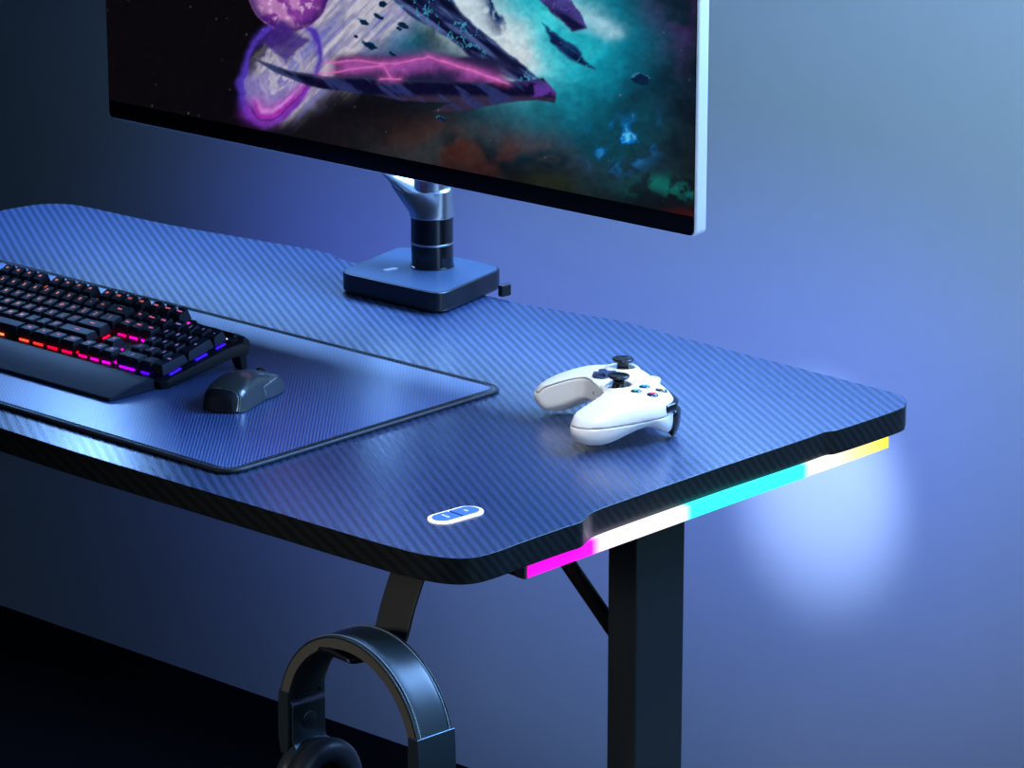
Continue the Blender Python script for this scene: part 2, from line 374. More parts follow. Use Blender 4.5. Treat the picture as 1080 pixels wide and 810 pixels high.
# silver elbow: collar on the post growing into an arm that climbs to the left behind the screen
def ell(cx, cy, cz, rx, ry, tx=0, ty=0, n=48):
    return [Vector((cx + rx * math.cos(2 * math.pi * k / n), cy + ry * math.sin(2 * math.pi * k / n), cz + tx * math.cos(2 * math.pi * k / n) + ty * math.sin(2 * math.pi * k / n))) for k in range(n)]
r1 = R_ + .0012
G().loft([ell(0, 0, .0695, r1 * .93, r1 * .93), ell(0, 0, .0708, r1, r1), ell(0, 0, .0735, r1, r1), ell(-.0150, 0, .0962, .0366, r1 * .96, .0010, .002),
          ell(-.0155, 0, .0975, .0355, r1 * .93, .0010, .002), ell(-.052, .001, .1080, .0230, .0195, -.006, 0), ell(-.092, .001, .152, .0190, .018, -.010, 0), ell(-.148, .001, .240, .0165, .017, -.006, 0)]).out('lower_arm', M_silver, armt, smooth=False, bevel=.0004, angle=45)
G().lathe([(.0175, .080), (.0175, .135), (.016, .1365)], 48).out('swivel_hub', M_silver, armt, bevel=.0004)
G().lathe([(.018, .235), (.02, .238), (.02, .275), (.018, .278)], 40, Matrix.Translation((-.15, 0, 0))).out('elbow_joint', M_blackgloss, armt, bevel=.0005)
G().tube([(-.15, 0, .262), (-.05, -.010, .278), (.03, -.022, .285)], .015, 20).out('upper_arm', M_silver, armt, smooth=True)
G().tube([(.03, -.020, .285), (.034, -.046, .285)], .02, 24).out('tilt_joint', M_blackgloss, armt, smooth=True)
G().box((.0805, .0195, .0080), (.0062, .012, .0115)).out('clamp_plate', M_black, armt, bevel=.001)

# ------------------------------------------------------------ monitor
ML, MH, MT = .758, .432, .0145
mon = thing('monitor', (-.640, .056, .8535), math.atan2(.053, .756), 'large flat monitor with silver frame and a glowing purple and cyan space picture', 'monitor')
fr = G().prism(round_poly([(0, 0), (ML, 0), (ML, MH), (0, MH)], .0075, 8), 0, MT, Matrix(((1, 0, 0, 0), (0, 0, 1, .0), (0, 1, 0, 0), (0, 0, 0, 1)))).out('frame', M_frame, mon, bevel=.0022, seg=4, angle=50)
G().prism(round_poly([(.0016, .0012), (ML - .0022, .0012), (ML - .0022, MH - .0016), (.0016, MH - .0016)], .006, 8), -.0006, .0002, Matrix(((1, 0, 0, 0), (0, 0, 1, 0), (0, 1, 0, 0), (0, 0, 0, 1)))).out('bezel', M_bezel, mon)
G().box((ML / 2, MT + .012, MH / 2), (.70, .026, .38)).out('rear_housing', M_black, mon, bevel=.009, seg=4)
G().box((ML / 2, MT + .030, MH / 2), (.10, .012, .10)).out('mount_plate', M_black, mon, bevel=.002)

def hashgrid(seed, n=256):
    return np.random.RandomState(seed).rand(n, n)
def vnoise(x, y, s):
    g_ = hashgrid(s); xi = np.floor(x).astype(int); yi = np.floor(y).astype(int); fx = x - xi; fy = y - yi
    fx = fx * fx * (3 - 2 * fx); fy = fy * fy * (3 - 2 * fy); A = lambda i, j: g_[i % 256, j % 256]
    return (A(xi, yi) * (1 - fx) + A(xi + 1, yi) * fx) * (1 - fy) + (A(xi, yi + 1) * (1 - fx) + A(xi + 1, yi + 1) * fx) * fy
def fbm(x, y, s, o=6):
    v = 0; a = .5
    for k in range(o): v = v + a * vnoise(x * 2 ** k, y * 2 ** k, s + k); a *= .5
    return v
def sstep(a, b, x): t = np.clip((x - a) / (b - a), 0, 1); return t * t * (3 - 2 * t)
def lerp(c, col, m): return c * (1 - m[..., None]) + np.array(col) * m[..., None]
def s2l(c): return tuple(((v / 255) / 12.92 if v / 255 <= .04045 else ((v / 255 + .055) / 1.055) ** 2.4) for v in c)
def seg_d(x, y, a, b_):
    ex, ey = b_[0] - a[0], b_[1] - a[1]; t = np.clip(((x - a[0]) * ex + (y - a[1]) * ey) / (ex * ex + ey * ey), 0, 1)
    return np.hypot(x - a[0] - ex * t, y - a[1] - ey * t), t
def space_picture(x, y):
    """colour of the nebula picture; x right, y down, in picture units"""
    wx = x + 34 * (fbm(x / 50, y / 50, 11) - .5); wy = y + 34 * (fbm(x / 50, y / 50, 31) - .5)
    n1 = fbm(wx / 45, wy / 45, 51); n2 = fbm(wx / 14, wy / 14, 71); n3 = fbm(wx / 90, wy / 90, 91)
    n4 = fbm(x / 5, y / 5, 151, 4); nd = fbm((x * .8 + y * .6) / 40, (y * .8 - x * .6) / 6, 171, 5)
    ga = lambda cx, cy, sx, sy: np.exp(-((wx - cx) / sx) ** 2 - ((wy - cy) / sy) ** 2)
    cl = lambda v: np.clip(v, 0, 1)
    c = np.zeros(x.shape + (3,)) + np.array(s2l((11, 8, 11)))
    c = lerp(c, s2l((52, 56, 60)), cl(1.3 * sstep(.3, .7, n3) * ga(540, 160, 120, 34)))
    c = lerp(c, s2l((76, 34, 18)), cl(1.2 * sstep(.42, .65, n1) * ga(560, 155, 100, 28)))
    c = lerp(c, s2l((40, 44, 22)), .7 * ga(600, 200, 40, 16))
    c = lerp(c, s2l((54, 26, 78)), cl(1.2 * sstep(.3, .6, n1) * ga(715, 25, 55, 60)))
    c = lerp(c, s2l((60, 12, 14)), .8 * ga(722, 222, 18, 6))
    c = lerp(c, s2l((14, 60, 74)), cl(1.4 * sstep(.3, .6, n1) * ga(655, 130, 60, 55)))
    # cyan cloud with a bright heart
    c = lerp(c, s2l((8, 66, 96)), cl(1.7 * ga(605, 45, 85, 75) * (.4 + n2)))
    c = lerp(c, s2l((0, 140, 170)), cl(1.7 * ga(600, 35, 62, 62) * (.3 + 1.1 * n1)))
    c = lerp(c, s2l((50, 210, 225)), cl(1.6 * ga(585, 35, 46, 52) * (.1 + 1.3 * n2)))
    c = lerp(c, s2l((24, 130, 160)), cl(1.2 * ga(425, 25, 42, 34) * (.3 + n2)))
    c = lerp(c, s2l((44, 92, 130)), cl(1.1 * ga(430, 62, 50, 12)))
    c = lerp(c, s2l((0, 120, 215)), sstep(.50, .62, n2) * ga(664, 148, 26, 20))
    c = lerp(c, s2l((90, 205, 255)), sstep(.62, .70, n2) * ga(668, 144, 20, 16))
    c = lerp(c, s2l((16, 100, 96)), cl(1.2 * sstep(.42, .6, n2) * ga(712, 192, 34, 10)))
    d, t = seg_d(wx, wy, (430, -60), (560, 62))
    c = lerp(c, s2l((206, 226, 238)), cl(1.5 * np.exp(-(d / 27) ** 2) * (.15 + 1.3 * n2)))
    c = lerp(c, s2l((214, 226, 232)), cl(1.2 * ga(556, 50, 22, 26) * (.4 + n2)))
    d, t = seg_d(wx, wy, (610, 0), (650, 30)); c = lerp(c, s2l((180, 225, 245)), cl(np.exp(-(d / 10) ** 2) * (.2 + 1.2 * n2)))
    c = lerp(c, s2l((12, 50, 110)), cl(1.4 * ga(545, 2, 14, 34) * sstep(.45, .6, n2)))
    # pale comet tail sweeping down to the left
    d, t = seg_d(wx, wy, (520, -90), (322, 92)); w = 40 - 8 * t
    beam = cl(1.5 * np.exp(-(d / w) ** 4))
    st = fbm((x + y) / 7, (x - y) / 80, 131)
    c = lerp(c, s2l((172, 164, 200)), beam * cl(.62 + .7 * (st - .3)))
    c = lerp(c, s2l((96, 104, 190)), beam * .75 * sstep(.5, .68, st))
    c = lerp(c, s2l((206, 200, 214)), beam * .8 * sstep(.50, .36, st))
    # violet oval swirl
    rx, ry = (wx - 316) * .88 + (wy - 74) * .47, (wy - 74) * .88 - (wx - 316) * .47
    q = np.hypot(rx / 36, ry / 60) + .10 * (n2 - .5); th = np.arctan2(ry, rx)
    sw_ = fbm(q * 9, th * 1.6 + 4, 191)
    c = lerp(c, s2l((132, 120, 186)), .95 * sstep(1.0, .86, q) * sstep(70, 88, wy))
    c = lerp(c, s2l((190, 184, 206)), .8 * sstep(.75, .3, q) * sstep(.35, .6, sw_))
    c = lerp(c, s2l((78, 52, 176)), cl(1.2 * np.exp(-((q - .96) / .11) ** 2) * (.4 + 1.1 * sw_)))
    low = sstep(84, 112, y + .35 * (x - 318))
    c = lerp(c, s2l((168, 44, 182)), cl(np.exp(-((q - .78) / .22) ** 2) * low * (.5 + .9 * sw_)))
    c = lerp(c, s2l((206, 130, 214)), cl(np.exp(-((q - .70) / .05) ** 2) * low))
    c = lerp(c, s2l((64, 26, 120)), cl(np.exp(-((q - .88) / .03) ** 2) * low * .8))
    # pink planet at the top, ragged dark rim below it
    pr = np.hypot(x - 326, y + 10) + 5 * (n2 - .5); inside = sstep(46, 43, pr)
    c = lerp(c, s2l((188, 128, 190)), inside); c = lerp(c, s2l((132, 58, 158)), inside * sstep(.42, .55, n2))
    c = lerp(c, s2l((225, 190, 215)), inside * sstep(.60, .68, n4) * .6)
    c = lerp(c, s2l((50, 22, 104)), inside * sstep(30, 44, pr) * .9)
    dd = sstep(22, 14, np.abs(wx - 322) * .7 + np.abs(wy - 44) * .9 + 14 * (n2 - .5)); c = lerp(c, s2l((62, 34, 126)), dd * .9)
    # tilted rock ridges with glowing cracks
    def slab(c, pts, base, edge, crack):
        s = poly_sdf(x + 8 * (n2 - .5), y + 8 * (n1 - .5), pts); m = sstep(1.2, -1.2, s)
        c = lerp(c, base, m); c = lerp(c, edge, m * sstep(.42, .68, nd)); c = lerp(c, s2l((8, 10, 34)), m * sstep(.50, .30, nd) * .9)
        c = lerp(c, edge, m * sstep(-3, 0, s) * .5)
        return lerp(c, crack, m * sstep(.022, .0, np.abs(n2 - .5)) * .8)
    c = slab(c, [(440, -40), (482, -20), (512, 18), (548, 52), (582, 78), (592, 92), (566, 88), (532, 72), (500, 46), (462, 22), (430, -6)], s2l((26, 36, 84)), s2l((84, 104, 160)), s2l((70, 180, 220)))
    c = slab(c, [(566, -40), (600, -24), (622, 6), (632, 30), (618, 34), (600, 14), (580, -6)], s2l((26, 26, 76)), s2l((72, 64, 140)), s2l((110, 90, 200)))
    c = slab(c, [(590, 24), (604, 40), (622, 52), (640, 74), (614, 64), (596, 48)], s2l((14, 34, 84)), s2l((40, 110, 160)), s2l((60, 200, 220)))
    # long dark shard with a magenta ridge
    c = lerp(c, s2l((30, 32, 70)), cl(1.3 * sstep(56, 70, y + 4 * n2) * sstep(100, 90, y) * sstep(364, 384, x) * sstep(575, 530, x)))
    ridge = 66 + 8 * sstep(470, 570, x) * 2 - 5 * np.exp(-((x - 476) / 30) ** 2)
    c = lerp(c, s2l((150, 74, 160)), cl(.9 * np.exp(-((y - ridge - 6 - 8 * (n2 - .5)) / 9) ** 2) * sstep(366, 392, x) * sstep(565, 535, x) * (.1 + 1.5 * n2)))
    shard = poly_sdf(x + 2 * (n4 - .5), y + 5 * (n1 - .5), [(286, 63), (330, 77), (370, 82), (420, 86), (480, 87), (530, 90), (575, 86), (590, 82), (603, 98), (602, 110), (584, 106), (540, 112), (500, 120), (478, 120), (500, 110), (450, 109), (400, 101), (345, 92), (310, 78)])
    m = sstep(1, -1, shard); c = lerp(c, s2l((12, 11, 44)), m); c = lerp(c, s2l((56, 44, 70)), m * sstep(100, 106, y) * .9)
    c = lerp(c, s2l((92, 52, 150)), m * sstep(.45, .6, n2) * sstep(560, 590, x)); c = lerp(c, s2l((44, 54, 110)), m * sstep(.5, .62, nd) * .8)
    c = lerp(c, s2l((74, 84, 120)), m * sstep(-4, 0, shard) * sstep(96, 76, y) * .6)
    for a, b_ in (((366, 68), (400, 66)), ((400, 66), (440, 70)), ((440, 70), (475, 62)), ((475, 62), (520, 76)), ((520, 76), (556, 90)), ((427, 70), (436, 85)), ((360, 80), (425, 71)), ((490, 66), (548, 86)), ((424, 85), (446, 86))):
        d, t = seg_d(x + 2 * (n2 - .5), y + 3 * (n2 - .5), a, b_); c = lerp(c, s2l((226, 110, 196)), cl(.7 * np.exp(-(d / .8) ** 2) + .22 * np.exp(-(d / 4) ** 2)))
    # drifting rocks
    for cx, cy, ax_, ay_ in ((422, 19, 6, 2.5), (407, 25, 6, 3), (414, 50, 9, 3.4), (438, 59, 6, 2.2), (444, 32, 4, 1.8), (427, 6, 4, 3), (398, 40, 3, 1.6), (448, 28, 6, 3), (684, 82, 9, 6.5), (487, 127, 5, 2)):
        dx, dy = x - cx, y - cy; c_, s_ = math.cos(.45), math.sin(.45)
        q = np.hypot((dx * c_ + dy * s_) / ax_, (-dx * s_ + dy * c_) / ay_) + 1.1 * (n4 - .5) + .5 * (n2 - .5)
        c = lerp(c, s2l((8, 34, 66)), sstep(1.05, .85, q)); c = lerp(c, s2l((60, 150, 190)), sstep(.14, 0, np.abs(q - .9)) * (dy < 0) * .6)
    c = c * (.72 + .56 * n4)[..., None]
    rs = np.random.RandomState(7)
    for k in range(110):
        sx, sy = rs.uniform(110, 735), rs.uniform(-140, 215); b_ = rs.uniform(.02, .35) ** 1.4
        c += (b_ * np.exp(-((x - sx) ** 2 + (y - sy) ** 2) / rs.uniform(.25, .6)))[..., None] * np.array((.85, .8, 1))
    return c
NX, NY = 760, 420
u0, u1, v0, v1 = .0022, ML - .0028, .0185, MH - .006
U, V = np.meshgrid(np.linspace(u0, u1, NX), np.linspace(v0, v1, NY)); s_ = U / .758; t_ = V / .25
PX = (114.8 * (1 - s_) + 734.1 * s_) * (1 - t_) + (106.6 * (1 - s_) + 738.4 * s_) * t_
PY = (123.6 * (1 - s_) + 250.6 * s_) * (1 - t_) + (-140.7 * (1 - s_) - 52.7 * s_) * t_
CC = np.clip(space_picture(PX, PY), 0, 1)
ii = np.arange(NX * NY).reshape(NY, NX)
Fq = np.stack([ii[:-1, :-1], ii[:-1, 1:], ii[1:, 1:], ii[1:, :-1]], -1).reshape(-1, 4)
me = bpy.data.meshes.new('screen'); me.from_pydata(np.stack([U, np.full_like(U, -.0008), V], -1).reshape(-1, 3).tolist(), [], Fq.tolist()); me.update()
at_ = me.color_attributes.new('picture', 'FLOAT_COLOR', 'POINT')
at_.data.foreach_set('color', np.concatenate([CC, np.ones(CC.shape[:2] + (1,))], -1).astype(np.float32).ravel())
M_screen = mat('screen_picture', (.002, .002, .002), .25, spec=.2); N, L, b = nodes(M_screen)
an = N.new('ShaderNodeAttribute'); an.attribute_name = 'picture'; L.new(an.outputs['Color'], b.inputs['Emission Color']); b.inputs['Emission Strength'].default_value = .88
me.materials.append(M_screen); link(bpy.data.objects.new('screen', me), mon)

# ------------------------------------------------------------ mouse pad
pad = thing('mouse_pad', (0, 0, DESK_Z), 0, 'wide blue-black desk mat with finely ribbed surface and stitched dark border', 'mouse pad')
pc = [(-.74, -.3945), (.0385, -.3535), (.0135, -.0195), (-.762, -.0700)]
po = round_poly(pc, .020, 10)
def inset(poly, d):
    n = len(poly); out = []
    for i in range(n):
        a, p, c_ = Vector(poly[i - 1]), Vector(poly[i]), Vector(poly[(i + 1) % n]); e1 = (p - a).normalized(); e2 = (c_ - p).normalized()
        t = (e1 + e2).normalized(); nn = Vector((-t.y, t.x)); k = 1 / max(.5, nn.dot(Vector((-e1.y, e1.x)))); out.append(tuple(p + nn * d * k))
    return out
G().prism(inset(po, .003), .0002, .0034).out('mat', M_pad, pad)
pin = inset(po, .0015); 
edge_pts = [Vector((*p, .0023)) for p in pin]; n_ = len(edge_pts); rings = []
for i in range(n_):
    t = (edge_pts[(i + 1) % n_] - edge_pts[i - 1]).normalized(); a = Vector((t.y, -t.x, 0)); z = Vector((0, 0, 1))
    rings.append([edge_pts[i] + a * .0022 * math.cos(2 * math.pi * k / 10) + z * .0019 * math.sin(2 * math.pi * k / 10) for k in range(10)])
G().loft(rings + [rings[0]], True, False).out('piping', M_padedge, pad, smooth=True)
# flat band inside the piping, carrying the row of stitches
ib = inset(po, .0070); ob = inset(po, .0038)
G().loft([[Vector((*p, .0035)) for p in ob], [Vector((*p, .0038)) for p in ib], [Vector((*p, .0033)) for p in ib]], True, False).out('border', M_padedge, pad)
st = G(); ln = inset(po, .0055); L_ = 0
for i in range(len(ln)):
    a, b_ = Vector((*ln[i], .0039)), Vector((*ln[(i + 1) % len(ln)], .0039)); l = (b_ - a).length; k = max(1, int(l / .005)); d = (b_ - a) / k
    for j in range(k):
        if l > .004: st.box((0, 0, 0), (.0032, .0008, .0005), Matrix.Translation(a + d * (j + .5)) @ Matrix.Rotation(math.atan2(d.y, d.x), 4, 'Z'))
tag(st.out('stitching', M_thread, pad), kind='stuff')

# ------------------------------------------------------------ keyboard
KA, KB, KPSI, KTAU = .01557728, .01592599, .06830373, .21154487
kb = thing('keyboard', (-.54102502, -.26183019, DESK_Z), KPSI, 'black mechanical keyboard with red to blue key backlight and a wrist rest', 'keyboard')
KM = Matrix.Translation((0, 0, .742 - DESK_Z)) @ Matrix.Rotation(KTAU, 4, 'X')      # key-top plane in the keyboard's own frame
def kp(c_, r_, z=0): return Vector((c_ * KA, r_ * KB, z))
PL = -.0100                                                                      # top of the case below the key tops
case = [(-.5, -.55), (22.75, -.55), (22.95, -.1), (23.05, 4.4), (23.35, 5.35), (22.75, 6.0), (22.2, 6.05), (18.7, 6.1), (18.4, 6.35), (-.5, 6.35)]
caseb = [(-.3, -.45), (22.65, -.45), (22.9, -.1), (23.2, 4.5), (23.6, 5.4), (23.0, 6.1), (22.2, 6.2), (18.7, 6.2), (18.4, 6.4), (-.3, 6.4)]
g = G(); hiz = lambda v: Vector((v.x, v.y, max(v.z, .0040)))
g.loft([[hiz(KM @ kp(*p, PL - .0105)) for p in caseb], [KM @ kp(*p, PL - .004) for p in caseb], [KM @ kp(*p, PL) for p in case]])
cs = g.out('case', M_case, kb, bevel=.0008)
G().box((0, 0, 0), (1.3 * KA, .35 * KB, .002), KM @ Matrix.Translation(kp(21.75, 5.72, PL + .0005))).out('media_bar', M_blackgloss, kb, bevel=.0005)
G().box((0, 0, 0), (.035, .45 * KB, .0008), KM @ Matrix.Translation(kp(21.6, 5.25, PL + .0002))).out('indicator_panel', M_key, kb, bevel=.0003)
G().box((0, 0, 0), (.003, .0012, .0006), KM @ Matrix.Translation(kp(22.1, 5.2, PL + .0008))).out('indicator_light', M_glow, kb)
for cx in (1.5, 22.75):
    v = KM @ kp(cx, 5.3, PL - .0105)
    g = G(); g.loft([[v + Vector((sx * .007, sy * .005, 0)) for sx, sy in ((-1, -1), (1, -1), (1, 1), (-1, 1))],
                     [Vector((v.x + sx * .005, v.y + .004 + sy * .003, .0036)) for sx, sy in ((-1, -1), (1, -1), (1, 1), (-1, 1))]]); g.out('foot', M_case, kb, bevel=.0008)
# wrist rest, sloping to a thin front lip
rx0, rx1 = -.5 * KA, .3516
y0, y1 = -.0600, -.0085
g = G(); n = 10; rings = []
for k in range(n + 1):
    t = k / n; y = y0 + (y1 - y0) * t; h = .0065 + .0075 * math.sin(min(1, t * 1.15) * math.pi / 2)
    xr = rx1 - .001 - (.0015 * (1 - t)); rings.append([Vector((rx0, y, .0036)), Vector((xr, y, .0036)), Vector((xr, y, h)), Vector((rx0, y, h))])
g.loft(rings); g.out('wrist_rest', M_rest, kb, bevel=.0015, seg=3, angle=40)

def glow_col(c_):
    stops_ = [(0, (1, .32, .08)), (9, (1, .12, .05)), (12, (1, .0, .01)), (14.4, (1, 0, .05)), (15.7, (1, 0, .22)), (17.8, (.75, 0, .75)), (19.5, (.35, 0, 1)), (21, (.08, 0, 1)), (23, (.02, 0, 1))]
    for (a, ca), (b_, cb) in zip(stops_, stops_[1:]):
        if c_ <= b_:
            t = max(0, (c_ - a) / (b_ - a)); return tuple(ca[i] * (1 - t) + cb[i] * t for i in range(3))
    return stops_[-1][1]
_gm = {}
def glow_mat(c_, kind):
    k = (int(c_ * 1.0), kind)
    if k not in _gm:
        col = glow_col(int(c_) + .5)
        if kind == 'legend':
            s_ = .8 if c_ < 18.3 else .55
            col = tuple(.25 + .75 * v if i == 0 else .18 + .5 * v for i, v in enumerate(col)) if c_ < 18 else (.40, .30, 1)
            _gm[k] = mat('legend_glow', (.1, .1, .1), .5, emit=col, estr=s_)
        else: _gm[k] = mat('backlight_glow', (.02, .02, .02), .5, emit=col, estr=2.2)
    return _gm[k]
rows = []
def R1(r_, start, labs, w=1.0):
    for i, t in enumerate(labs): rows.append((start + i, r_, 1, 1, t))
rows.append((.5, 5.75, 1, 1, 'Esc'))
for s_, k0 in ((2.5, 1), (7, 5), (11.5, 9)):
    for i in range(4): rows.append((s_ + i, 5.75, 1, 1, 'F%d' % (k0 + i)))
R1(5.75, 15.75, ['PrtSc', 'ScrLk', 'Pause'])
R1(4.5, .5, list('`1234567890-=')); rows.append((14, 4.5, 2, 1, 'Back'))
R1(4.5, 15.75, ['Ins', 'Home', 'PgUp', ]); 
for i, t in enumerate(['Num', '/', '*', '-']): rows.append((19 + i, 4.5, 1, 1, t))
rows.append((.75, 3.5, 1.5, 1, 'Tab')); R1(3.5, 2, list('QWERTYUIOP[]')); rows.append((14.25, 3.5, 1.5, 1, '\\'))
R1(3.5, 15.75, ['Del', 'End', 'PgDn'])
for i, t in enumerate('789'): rows.append((19 + i, 3.5, 1, 1, t))
rows.append((22, 3.0, 1, 2, '+'))
rows.append((.875, 2.5, 1.75, 1, 'Caps')); R1(2.5, 2.25, list("ASDFGHJKL;'")); rows.append((13.875, 2.5, 2.25, 1, 'Enter'))
for i, t in enumerate('456'): rows.append((19 + i, 2.5, 1, 1, t))
rows.append((1.125, 1.5, 2.25, 1, 'Shift')); R1(1.5, 2.75, list('ZXCVBNM,./')); rows.append((13.625, 1.5, 2.75, 1, 'Shift'))
rows.append((16.75, 1.5, 1, 1, '^'))
for i, t in enumerate('123'): rows.append((19 + i, 1.5, 1, 1, t))
rows.append((22, 1.0, 1, 2, 'Ent'))
for c_, t in ((.625, 'Ctrl'), (1.875, ''), (3.125, 'Alt')): rows.append((c_, .5, 1.25, 1, t))
rows.append((6.875, .5, 6.25, 1, ''))
for c_, t in ((10.625, 'Alt'), (11.875, 'Fn'), (13.125, '='), (14.375, 'Ctrl')): rows.append((c_, .5, 1.25, 1, t))
for i, t in enumerate('<v>'): rows.append((15.75 + i, .5, 1, 1, t))
rows.append((19.5, .5, 2, 1, '0')); rows.append((21, .5, 1, 1, '.'))
rows.sort(key=lambda q: q[0])
def cap_geom(w, d, row, g, M):
    hw, hd = w * KA / 2 - .0005, d * KB / 2 - .0005
    tw, td = hw - .0021, hd - .0020; back = .0007
    # row sculpt: slight tip of the cap tops
    tilt = {5.75: -.22, 4.5: -.18, 3.5: -.04, 2.5: .03, 1.5: .08, .5: .10, 3.0: -.05, 1.0: .05}[row]
    zt = {5.75: .0010, 4.5: .0006}.get(row, 0)
    bot = [Vector((sx * hw, sy * hd, -.0082)) for sx, sy in ((-1, -1), (1, -1), (1, 1), (-1, 1))]
    mid = [Vector((sx * (hw - .0002), sy * (hd - .0002), -.0066)) for sx, sy in ((-1, -1), (1, -1), (1, 1), (-1, 1))]
    tp = [Vector((sx * tw, sy * td + back, zt - tilt * (sy * td))) for sx, sy in ((-1, -1), (1, -1), (1, 1), (-1, 1))]
    g.loft([[M @ p for p in r_] for r_ in (bot, mid, tp)])
    return tilt, zt, back
M_keyS = [q for q in rows][:4]
cache = {}
stuff = G()
for idx_, (c_, r_, w, d, t) in enumerate(rows):
    if idx_ < len(rows) - 100:
        cap_geom(w, d, r_, stuff, KM @ Matrix.Translation(kp(c_, r_))); continue
    key = (w, d, r_)
    if key not in cache:
        g = G(); g.tl = cap_geom(w, d, r_, g, Matrix()); o = g.out('keycap', M_key, kb, bevel=.0006, seg=2, angle=30); cache[key] = (o, g.tl)
        cap = o
    else:
        cap = cache[key][0].copy(); COL.objects.link(cap); cap.parent = kb
    tilt, zt, back = cache[key][1]
    cap.matrix_local = KM @ Matrix.Translation(kp(c_, r_))
    if t:
        sz = .0052 if len(t) == 1 else .0034 if len(t) < 4 else .0028
        lm = Matrix.Translation((0, back, zt + .00006)) @ Matrix.Rotation(-tilt, 4, 'X') @ Matrix.Translation((0, .0002, 0))
        text_mesh('legend', t, sz, glow_mat(c_, 'legend'), cap, lm, extrude=.00004, bold=.00016 if len(t) == 1 else .0001)
if stuff.v: tag(stuff.out('keycap', M_key, kb), kind='stuff')
# backlight seen in the gaps at the front row, the side of the number pad and round the arrow keys
for idx_, (c_, r_, w, d, t) in enumerate(rows):
    if c_ < 4: continue
    hd = d * KB / 2; g = G()
    g.box((0, -hd * .0, 0), (w * KA * .5, d * KB * .5, .0006), KM @ Matrix.Translation(kp(c_, r_, PL + .0004)))
    if r_ == .5 or (r_ == 3.5 and 15 < c_ < 18.3):
        g.box((0, 0, 0), (w * KA * .62, .0012, .0016), KM @ Matrix.Translation(kp(c_, r_, PL + .0008) + Vector((0, -hd - .0006, 0))))
    if c_ == 22 and r_ != .5:
        g.box((0, 0, 0), (.0012, min(d, 1.2) * KB * .7, .0010), KM @ Matrix.Translation(kp(c_, r_, PL + .0006) + Vector((KA / 2 + .0004, -.002, 0))))
    if c_ in (14.375, 17.75) and r_ in (.5,) or (c_ == 13.875) or (c_ == 16.75 and r_ == 1.5) or (c_ == 17.75 and r_ == 5.75):
        g.box((0, 0, 0), (.0014, KB * .5, .0012), KM @ Matrix.Translation(kp(c_, r_, PL + .0006) + Vector((w * KA / 2 + .0007, -KB * .1, 0))))
    tag(g.out('key_backlight', glow_mat(c_, 'led'), cs))

# ------------------------------------------------------------ mouse
MOX, MOY = -.1175, -.2065
mou = thing('computer_mouse', (MOX, MOY, DESK_Z + .0037), rad(21), 'dark grey cordless mouse with bright seam lines on the desk mat', 'mouse')
MS, MZ = .775, .64
outl = [(p.x, p.y) for p in catmull([(0, 63), (17, 59), (27, 45), (29, 22), (26, -2), (28, -28), (27, -46), (18, -59), (0, -63), (-18, -59), (-27, -46), (-28, -28), (-26, -2), (-29, 22), (-27, 45), (-17, 59)], 3, True)]
def mouse_sdf(x, y, z):
    # side wall leans inward with height; hump towards the rear
    zt = 39 * np.exp(-np.clip((y + 12) / 78, -2, 2) ** 2 * np.where(y > -12, 1.0, 1.3)) - (x / 30) ** 2 * 9 + 1
    k = 1 + .0065 * z
    f2 = poly_sdf(x * k, y * (1 + .0016 * z), outl)
    return smax(smax(f2, z - zt, 9), -z + .3, 1.2)
def side_face(x, y, z): return np.abs(x)
# cut lines that split the shell
def c_side(x, y, z): return (np.abs(x) * .94 + (z - 24) * -.55 - 11 - 0 * y)      # >0 : low flank
def mouse_parts():
    g_ = .6
    rear = lambda x, y, z: (y + 57 - .26 * z - .10 * np.abs(x))              # <0 : tail trim
    flank = lambda x, y, z: np.minimum(y - 4 + .10 * (z - 15), (22 - .0072 * (y - 26) ** 2) - z - .25 * (27 - np.abs(x)) * 0)   # >0 : side panel
    btn = lambda x, y, z: y - 16 + .45 * np.abs(x) * 0
    B = mouse_sdf
    A_ = lambda *f: np.maximum.reduce(f)
    yield 'tail_trim', M_case, lambda x, y, z: A_(B(x, y, z), rear(x, y, z) + g_)
    yield 'shell', M_mouse, lambda x, y, z: A_(B(x, y, z), -rear(x, y, z) + g_, flank(x, y, z) + g_, btn(x, y, z) + g_)
    yield 'side_panel', M_mside, lambda x, y, z: A_(B(x, y, z) + .3, -flank(x, y, z) + g_, -x)
    yield 'side_panel', M_mside, lambda x, y, z: A_(B(x, y, z) + .3, -flank(x, y, z) + g_, x)
    yield 'button', M_mouse, lambda x, y, z: A_(B(x, y, z), flank(x, y, z) + g_, -btn(x, y, z) + g_, -x + 1.4)
    yield 'button', M_mouse, lambda x, y, z: A_(B(x, y, z), flank(x, y, z) + g_, -btn(x, y, z) + g_, x + 1.4)
for nm, mt, fn in mouse_parts():
    o = net_obj(nm, fn, (-33, -68, -2), (33, 68, 44), .9, mt, mou); o.scale = (MS, MS, MZ)
M_seam = mat('mouse_seam', (.75, .8, .85), .2, metal=.9)
core = net_obj('core', lambda x, y, z: mouse_sdf(x, y, z) + .9, (-33, -68, -2), (33, 68, 44), 1.2, M_seam, mou); core.scale = (MS, MS, MZ)
G().lathe([(.0068, -.0028), (.0078, -.0018), (.0078, .0018), (.0068, .0028)], 32, Matrix.Translation((0, .036 * MS, .0195 * MZ)) @ Matrix.Rotation(rad(90), 4, 'Y')).out('scroll_wheel', M_blackgloss, mou, bevel=.0003)

